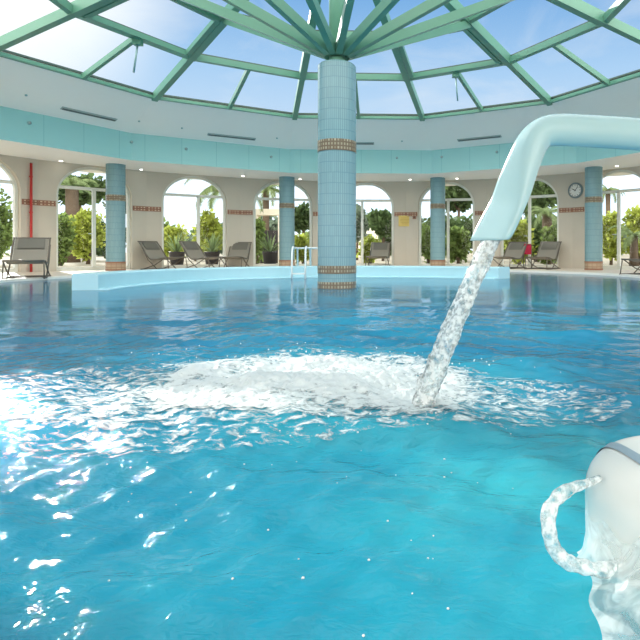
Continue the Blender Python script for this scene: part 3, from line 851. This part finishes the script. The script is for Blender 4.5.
# overflow: thin glassy film spilling round the foot
vs=[];fs=[]; NA,NR=160,34
for i in range(NA+1):
    th=radians(176+(300-176)*i/NA); lob=.5+.5*noise.noise(Vector((th*3.4,0,5)))
    sp_=.02+.17*max(0,min(1,(math.degrees(th)-180)/40))*(.55+.6*lob)
    for j in range(NR+1):
        g=j/NR
        rr=BR+.004+sp_*g**1.8+.007*g*sin(9*th+5*g+3*noise.noise(Vector((th*3,g*2,1))))
        z=(.085+.05*noise.noise(Vector((th*3.2,0,8))))*(1-g)**1.5+.008*(1-g)*(1+sin(13*th+6*g+2*noise.noise(Vector((th*2,g*3,4)))))
        vs.append((rr*cos(th),rr*sin(th),z+.007))
for i in range(NA):
    for j in range(NR): a=i*(NR+1)+j; fs.append((a,a+NR+1,a+NR+2,a+1))
m=MB(); m.add(vs,fs,True); tag(m.build('overflow_film',M['sheet'],loc=bc),'glassy film of water spilling round the foot of the bollard','water film',kind='stuff')

# ------------------------------------------------------------------ garden
m=MB(); m.add([(-120,-80,-.06),(120,-80,-.06),(120,160,-.06),(-120,160,-.06)],[(0,1,2,3)])
# cut out nothing: the pool bottom lies above? keep the ground outside the building only
m=MB(); vs=[];fs=[]
for i in range(48):
    a=360*i/48; vs+=[pol(RW*1.03,a,-.0),pol(160,a,-.0)]
for i in range(48):
    a=2*i;b=2*((i+1)%48); fs.append((a,a+1,b+1,b))
m.add(vs,fs); tag(m.build('ground',M['ground']),'pale paved garden ground outside the arches','ground',kind='structure')

def leaves(c,rad,n,size,seed,shape='blob'):
    r=random.Random(seed); m=MB()
    clumps=[]
    for i in range(max(6,n//90)):
        while True:
            v=Vector((r.uniform(-1,1),r.uniform(-1,1),r.uniform(-1,1)))
            if v.length<1: break
        v=v.normalized()*(.45+.5*r.random()) if v.length>0 else v
        clumps.append((Vector((v.x*rad[0]*.78,v.y*rad[1]*.78,v.z*rad[2]*.78)),r.uniform(.28,.5)))
    for i in range(n):
        cp_,cr=clumps[r.randrange(len(clumps))]
        v=Vector((r.gauss(0,1),r.gauss(0,1),r.gauss(0,1))).normalized()*(r.random()**.4)
        p=cp_+Vector((v.x*rad[0]*cr,v.y*rad[1]*cr,v.z*rad[2]*cr))
        d=Vector((r.gauss(0,1),r.gauss(0,1),r.gauss(0,1)+.3)).normalized(); s_=size*r.uniform(.6,1.4)
        sd=d.cross(Vector((r.gauss(0,1),r.gauss(0,1),r.gauss(0,1)))).normalized()*s_*.33
        p=Vector(c)+p
        m.add([p,p+d*s_*.5+sd,p+d*s_,p+d*s_*.5-sd],[(0,1,2,3)])
    return m
def plant(name,px,d,hw,top,bottom,mt,n,size,label,cat,group=None,trunk=False,seed=0):
    g=at(px,0,d); g.z=0
    zt=CAM.z+(250.4-top)*d/F; zb=max(.05,CAM.z+(250.4-bottom)*d/F) if bottom else .05
    o=empty(name,g); tag(o,label,cat,group)
    w=hw*d/F; rz_=(zt-zb)/2
    leaves((0,0,(zt+zb)/2),(w,max(.4,w*.7),rz_),n,size,seed+int(px*7)).build('foliage',mt,o)
    m=MB(); m.tube([(0,0,0),(.05*w,0,zb+.3*rz_),(0,.03*w,zb+rz_)],[.05+.04*w,.04+.03*w,.03],8); m.build('trunk' if trunk else 'stem',M['trunk'],o)
    for s in (-1,1):
        m=MB(); m.tube([(0,0,zb+.1*rz_),(s*w*.4,.1*w,zb+rz_*1.1)],[.03+.02*w,.015],6); m.build('branch',M['trunk'],o)
    return o
LD,LM,LL,LG=M['leaf_dark'],M['leaf_mid'],M['leaf_lit'],M['leaf_grey']
plant('bush',-14,21.5,26,184,None,LM,2600,.22,'green bush outside the leftmost arched door','bush')
plant('bush',88,23,22,206,None,LL,3000,.2,'sunlit yellow green bush behind the left mosaic column','bush')
plant('bush',60,20.8,11,214,None,LM,1500,.2,'low green bush left of the sunlit bush in the second door','bush')
plant('tree',78,36,36,176,206,LD,3000,.4,'dark tree seen in the arch left of the left mosaic column','tree',trunk=True)
plant('tree',122,45,22,184,214,LG,2000,.4,'grey green tree partly behind the left mosaic column','tree',trunk=True)
plant('bush',209,22,15,211,None,LL,2200,.2,'bright bush right of the mullion in the palm door','bush')
plant('bush',174,23.5,15,224,None,LL,1500,.2,'low bright bush behind the spiky pot plant','bush')
plant('bush',196,30,34,233,None,LG,1800,.26,'grey hedge bush far behind the palm door','bush')
plant('tree',303,29,12,204,232,LD,1900,.3,'dark tree right of the thin column in the central left door','tree',trunk=True)
plant('bush',303,21.5,10,231,None,LL,1300,.17,'sunlit bush just left of the central column','bush')
plant('bush',257,22.5,7,212,None,LM,1200,.18,'tall green bush beside the white garden gateway','bush')
plant('tree',383,30,15,210,238,LD,2400,.32,'dark round tree in the door right of the central column','tree',trunk=True)
plant('tree',357,33,12,203,240,LG,1500,.32,'grey tree just right of the central column','tree',trunk=True)
plant('bush',370,20.5,13,234,None,LL,1500,.17,'sunlit bush behind the lounger right of the central column','bush')
plant('bush',428,21.5,10,224,None,LM,1400,.18,'green bush left of the column by the notice','bush')
plant('bush',458,21.5,15,226,None,LM,2400,.18,'clipped green bush right of the column by the notice','bush')
plant('tree',458,31,19,180,212,LD,2800,.32,'dark tree above the clipped bush right of the notice','tree',trunk=True)
plant('tree',532,33,30,177,216,LD,3600,.34,'large dark tree behind the spout door','tree',trunk=True)
plant('bush',519,21.5,15,213,None,LL,2400,.19,'yellow green bush behind the lounger with the red towel','bush')
plant('bush',549,21,13,226,None,LM,1900,.18,'green bush left of the clock pier','bush')
plant('bush',611,22,13,208,None,LL,2300,.2,'yellow green bush just right of the fourth column','bush')
plant('bush',640,21.5,17,207,None,LL,2600,.2,'broad bright bush at the right edge','bush')
plant('bush',678,24.5,20,200,None,LM,2000,.22,'green bush past the right edge','bush')
plant('hedge',452,28,42,214,None,LD,3000,.26,'dark hedge behind the clipped bush right of the notice','hedge')
plant('hedge',536,28,42,216,None,LD,3000,.26,'dark hedge far behind the two loungers under the spout','hedge')
plant('hedge',85,30,44,214,None,LD,2600,.28,'dark hedge far behind the left mosaic column','hedge')
r=random.Random(5)
for i in range(16):
    px=-120+i*56+r.uniform(-6,6)
    plant('tree',px,54+5*(i%2),r.uniform(25,28),r.uniform(214,226),None,[LD,LG,LM][i%3],1100,.7,'hazy green tree in the far tree line beyond the garden','tree','far tree line',True,seed=i)

def palm(px,py,d,nfr,ln,label,trunk_r=.16,lean=0,seed=1,drop=.9):
    c=at(px,py,d); o=empty('palm_tree',(c.x,c.y,0)); tag(o,label,'palm')
    m=MB(); hz=c.z; m.tube([(lean,0,0),(lean*.6,0,hz*.4),(0,0,hz)],[trunk_r*1.25,trunk_r,trunk_r*.95],10); m.build('trunk',M['trunk'],o)
    r=random.Random(seed)
    for i in range(nfr):
        a=2*pi*i/nfr+r.uniform(-.2,.2); el=r.uniform(.1,1.1); l=ln*r.uniform(.8,1.1)
        pts=[]; p=Vector((0,0,hz)); e=el
        for j in range(11):
            pts.append(p.copy()); p=p+Vector((cos(a)*cos(e),sin(a)*cos(e),sin(e)))*(l/10); e-=drop*.17*(1+.1*j)
        m=MB(); m.tube(pts,[.02*(1-.08*j) for j in range(11)],5)
        for j in range(1,11):
            t=(pts[j]-pts[j-1]).normalized(); sd=t.cross(Vector((0,0,1))).normalized()
            for q in range(4):
                b=pts[j-1].lerp(pts[j],q/4)
                for s in (-1,1):
                    L_=ln*.26*(1-abs(j-4)/9); tip=b+sd*s*L_*.8+t*L_*.5+Vector((0,0,-L_*.45))
                    w_=t*.022*ln/1.6
                    m.add([b-w_,b+w_,tip],[(0,1,2)])
        m.build('frond',M['leaf_palm'],o)
palm(229,190,23,15,2.3,'feathery palm arching over the door with three loungers',seed=2)
palm(266,189,27,12,1.7,'palm crown above the white garden gateway',seed=4)
palm(72,187,26.5,9,1.6,'thick trunked palm left of the left mosaic column',.3,seed=6)
palm(547,214,24,14,1.3,'low palm in the door left of the clock',.22,seed=8)
palm(608,190,46,12,1.9,'distant tall palm just right of the fourth column',.2,seed=9)
palm(634,236,19.5,12,1.1,'low fan leaved palm at the right edge',.14,seed=11)

# white gateway in the garden, a house, planters
g=at(267,0,25); o=empty('garden_gateway',(g.x,g.y,0)); tag(o,'white garden gateway with dark opening beyond the thin column','gateway')
for s in (-.55,.75):
    m=MB(); m.box((s,0,1.1),(.38,.5,2.2)); m.build('pier',M['house'],o)
m=MB(); m.box((.1,0,2.32),(2.0,.6,.28)); m.build('lintel',M['house'],o)
m=MB(); m.box((.1,.2,.75),(.95,.06,1.5)); m.build('gate_leaf',M['pot'],o)
g=at(366,0,48); o=empty('house',(g.x,g.y,0)); tag(o,'pale house beyond the garden right of the central column','house')
m=MB(); m.box((0,0,1.4),(2.6,3,2.8)); m.build('wall',M['house'],o)
m=MB(); m.add([(-1.5,-1.7,2.8),(1.5,-1.7,2.8),(1.5,1.7,2.8),(-1.5,1.7,2.8),(-.7,0,3.6),(.7,0,3.6)],[(0,1,5,4),(1,2,5),(2,3,4,5),(3,0,4)]); m.build('roof',M['roof'],o)
m=MB(); m.box((.3,-1.52,1.5),(.7,.06,1.0)); m.build('window',M['slot'],o)
def pot(px,d,lab,spiky=True,seed=1):
    g=at(px,0,d); o=empty('potted_plant',(g.x,g.y,0)); tag(o,lab,'potted plant')
    m=MB(); m.lathe([(0,0),(.2,0),(.27,.5),(.29,.52),(.26,.54),(.24,.5),(0,.48)],20); m.build('planter',M['pot'],o)
    r=random.Random(seed); m=MB()
    for i in range(38):
        a=r.uniform(0,6.28); e=r.uniform(.25,1.45); l=r.uniform(.6,1.0); d_=Vector((cos(a)*cos(e),sin(a)*cos(e),sin(e))); sd=d_.cross(Vector((0,0,1))).normalized()*.03
        b=Vector((0,0,.5)); mid=b+d_*l*.6; tip=b+d_*l+Vector((0,0,-.12*l))
        m.add([b-sd*.6,b+sd*.6,mid+sd,mid-sd,tip],[(0,1,2,3),(3,2,4)])
    m.build('leaves',M['leaf_palm'],o)
pot(177,19.6,'spiky plant in a dark pot outside the palm door, left of the mullion',seed=3)
pot(212,19.8,'spiky plant in a dark pot outside the palm door, right of the mullion',seed=5)
pot(270,19.9,'spiky potted plant in front of the white gateway',seed=7)

# ------------------------------------------------------------------ light
AZ,EL=radians(-39),radians(25)
S=Vector((sin(AZ)*cos(EL),cos(AZ)*cos(EL),sin(EL)))
sun=bpy.data.lights.new('sun','SUN'); sun.energy=4.0; sun.angle=radians(.6); sun.color=(1,.95,.86)
so=bpy.data.objects.new('sun',sun); COL.objects.link(so); so.rotation_euler=S.to_track_quat('Z','Y').to_euler(); so.location=S*60
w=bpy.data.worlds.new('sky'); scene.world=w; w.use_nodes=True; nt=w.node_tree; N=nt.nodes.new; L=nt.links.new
bg=nt.nodes['Background']; tc=N('ShaderNodeTexCoord'); sp=N('ShaderNodeSeparateXYZ'); L(tc.outputs['Generated'],sp.inputs[0])
cr=N('ShaderNodeValToRGB'); E=cr.color_ramp.elements
E[0].position=0; E[0].color=srgb(232,242,250); E[1].position=.42; E[1].color=srgb(126,178,230)
e=E.new(.16); e.color=srgb(216,234,250); e=E.new(.30); e.color=srgb(176,212,246)
L(sp.outputs[2],cr.inputs[0])
mp=N('ShaderNodeMapping'); mp.inputs['Scale'].default_value=(1,1,2.6); L(tc.outputs['Generated'],mp.inputs[0])
nz=N('ShaderNodeTexNoise'); nz.inputs['Scale'].default_value=2.6; nz.inputs['Detail'].default_value=7; nz.inputs['Roughness'].default_value=.58; nz.inputs['Distortion'].default_value=.4
L(mp.outputs[0],nz.inputs['Vector'])
mr=N('ShaderNodeMapRange'); mr.inputs[1].default_value=.52; mr.inputs[2].default_value=.72; mr.inputs[4].default_value=.5; L(nz.outputs['Fac'],mr.inputs[0])
mx=N('ShaderNodeMix'); mx.data_type='RGBA'; mx.inputs[7].default_value=(.88,.92,.96,1); L(mr.outputs[0],mx.inputs[0]); L(cr.outputs[0],mx.inputs[6])
dt=N('ShaderNodeVectorMath'); dt.operation='DOT_PRODUCT'; dt.inputs[1].default_value=S; L(tc.outputs['Generated'],dt.inputs[0])
g1=N('ShaderNodeMapRange'); g1.interpolation_type='SMOOTHSTEP'; g1.inputs[1].default_value=.955; g1.inputs[2].default_value=1.0; g1.inputs[4].default_value=1.0; L(dt.outputs['Value'],g1.inputs[0])
mg=N('ShaderNodeMix'); mg.data_type='RGBA'; mg.inputs[7].default_value=(1.15,1.15,1.12,1); L(g1.outputs[0],mg.inputs[0]); L(mx.outputs[2],mg.inputs[6])
# sky overhead and behind the lens brightened, an added boost to light the hall
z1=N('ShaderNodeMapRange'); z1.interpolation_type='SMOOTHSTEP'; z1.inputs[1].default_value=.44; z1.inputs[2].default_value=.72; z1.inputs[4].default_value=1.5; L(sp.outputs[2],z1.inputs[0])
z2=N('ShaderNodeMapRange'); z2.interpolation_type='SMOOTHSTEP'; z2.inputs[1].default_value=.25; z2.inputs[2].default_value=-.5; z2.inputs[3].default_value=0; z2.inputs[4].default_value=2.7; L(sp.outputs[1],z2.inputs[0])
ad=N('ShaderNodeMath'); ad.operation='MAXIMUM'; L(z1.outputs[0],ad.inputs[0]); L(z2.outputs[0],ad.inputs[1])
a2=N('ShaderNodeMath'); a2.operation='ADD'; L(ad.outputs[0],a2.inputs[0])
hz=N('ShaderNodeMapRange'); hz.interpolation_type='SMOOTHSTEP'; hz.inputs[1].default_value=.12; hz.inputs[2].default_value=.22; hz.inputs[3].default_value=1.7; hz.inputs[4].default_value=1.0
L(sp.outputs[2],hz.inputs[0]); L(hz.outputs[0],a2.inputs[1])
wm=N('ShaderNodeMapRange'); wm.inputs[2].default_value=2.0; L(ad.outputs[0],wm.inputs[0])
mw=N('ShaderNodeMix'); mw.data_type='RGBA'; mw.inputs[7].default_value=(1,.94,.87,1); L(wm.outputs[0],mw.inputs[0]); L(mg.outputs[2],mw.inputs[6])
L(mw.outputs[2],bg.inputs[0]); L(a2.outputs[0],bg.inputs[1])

# ------------------------------------------------------------------ camera and output
cam=bpy.data.cameras.new('camera'); co_=bpy.data.objects.new('camera',cam); COL.objects.link(co_)
co_.location=CAM; co_.rotation_euler=(radians(90),0,0)
cam.sensor_fit='HORIZONTAL'; cam.sensor_width=36; cam.lens=F/640*36; cam.shift_x=(320-409.2)/640; cam.shift_y=(250.4-320)/640; cam.clip_start=.02; cam.clip_end=400
scene.camera=co_
vs_=scene.view_settings; vs_.view_transform='Standard'; vs_.look='None'; vs_.gamma=1; vs_.exposure=0.0; vs_.use_curve_mapping=False
cy=scene.cycles; cy.use_denoising=True; cy.max_bounces=8; cy.diffuse_bounces=5; cy.glossy_bounces=4; cy.transparent_max_bounces=16; cy.transmission_bounces=4
cy.caustics_reflective=False; cy.caustics_refractive=False; cy.sample_clamp_indirect=6; cy.sample_clamp_direct=0
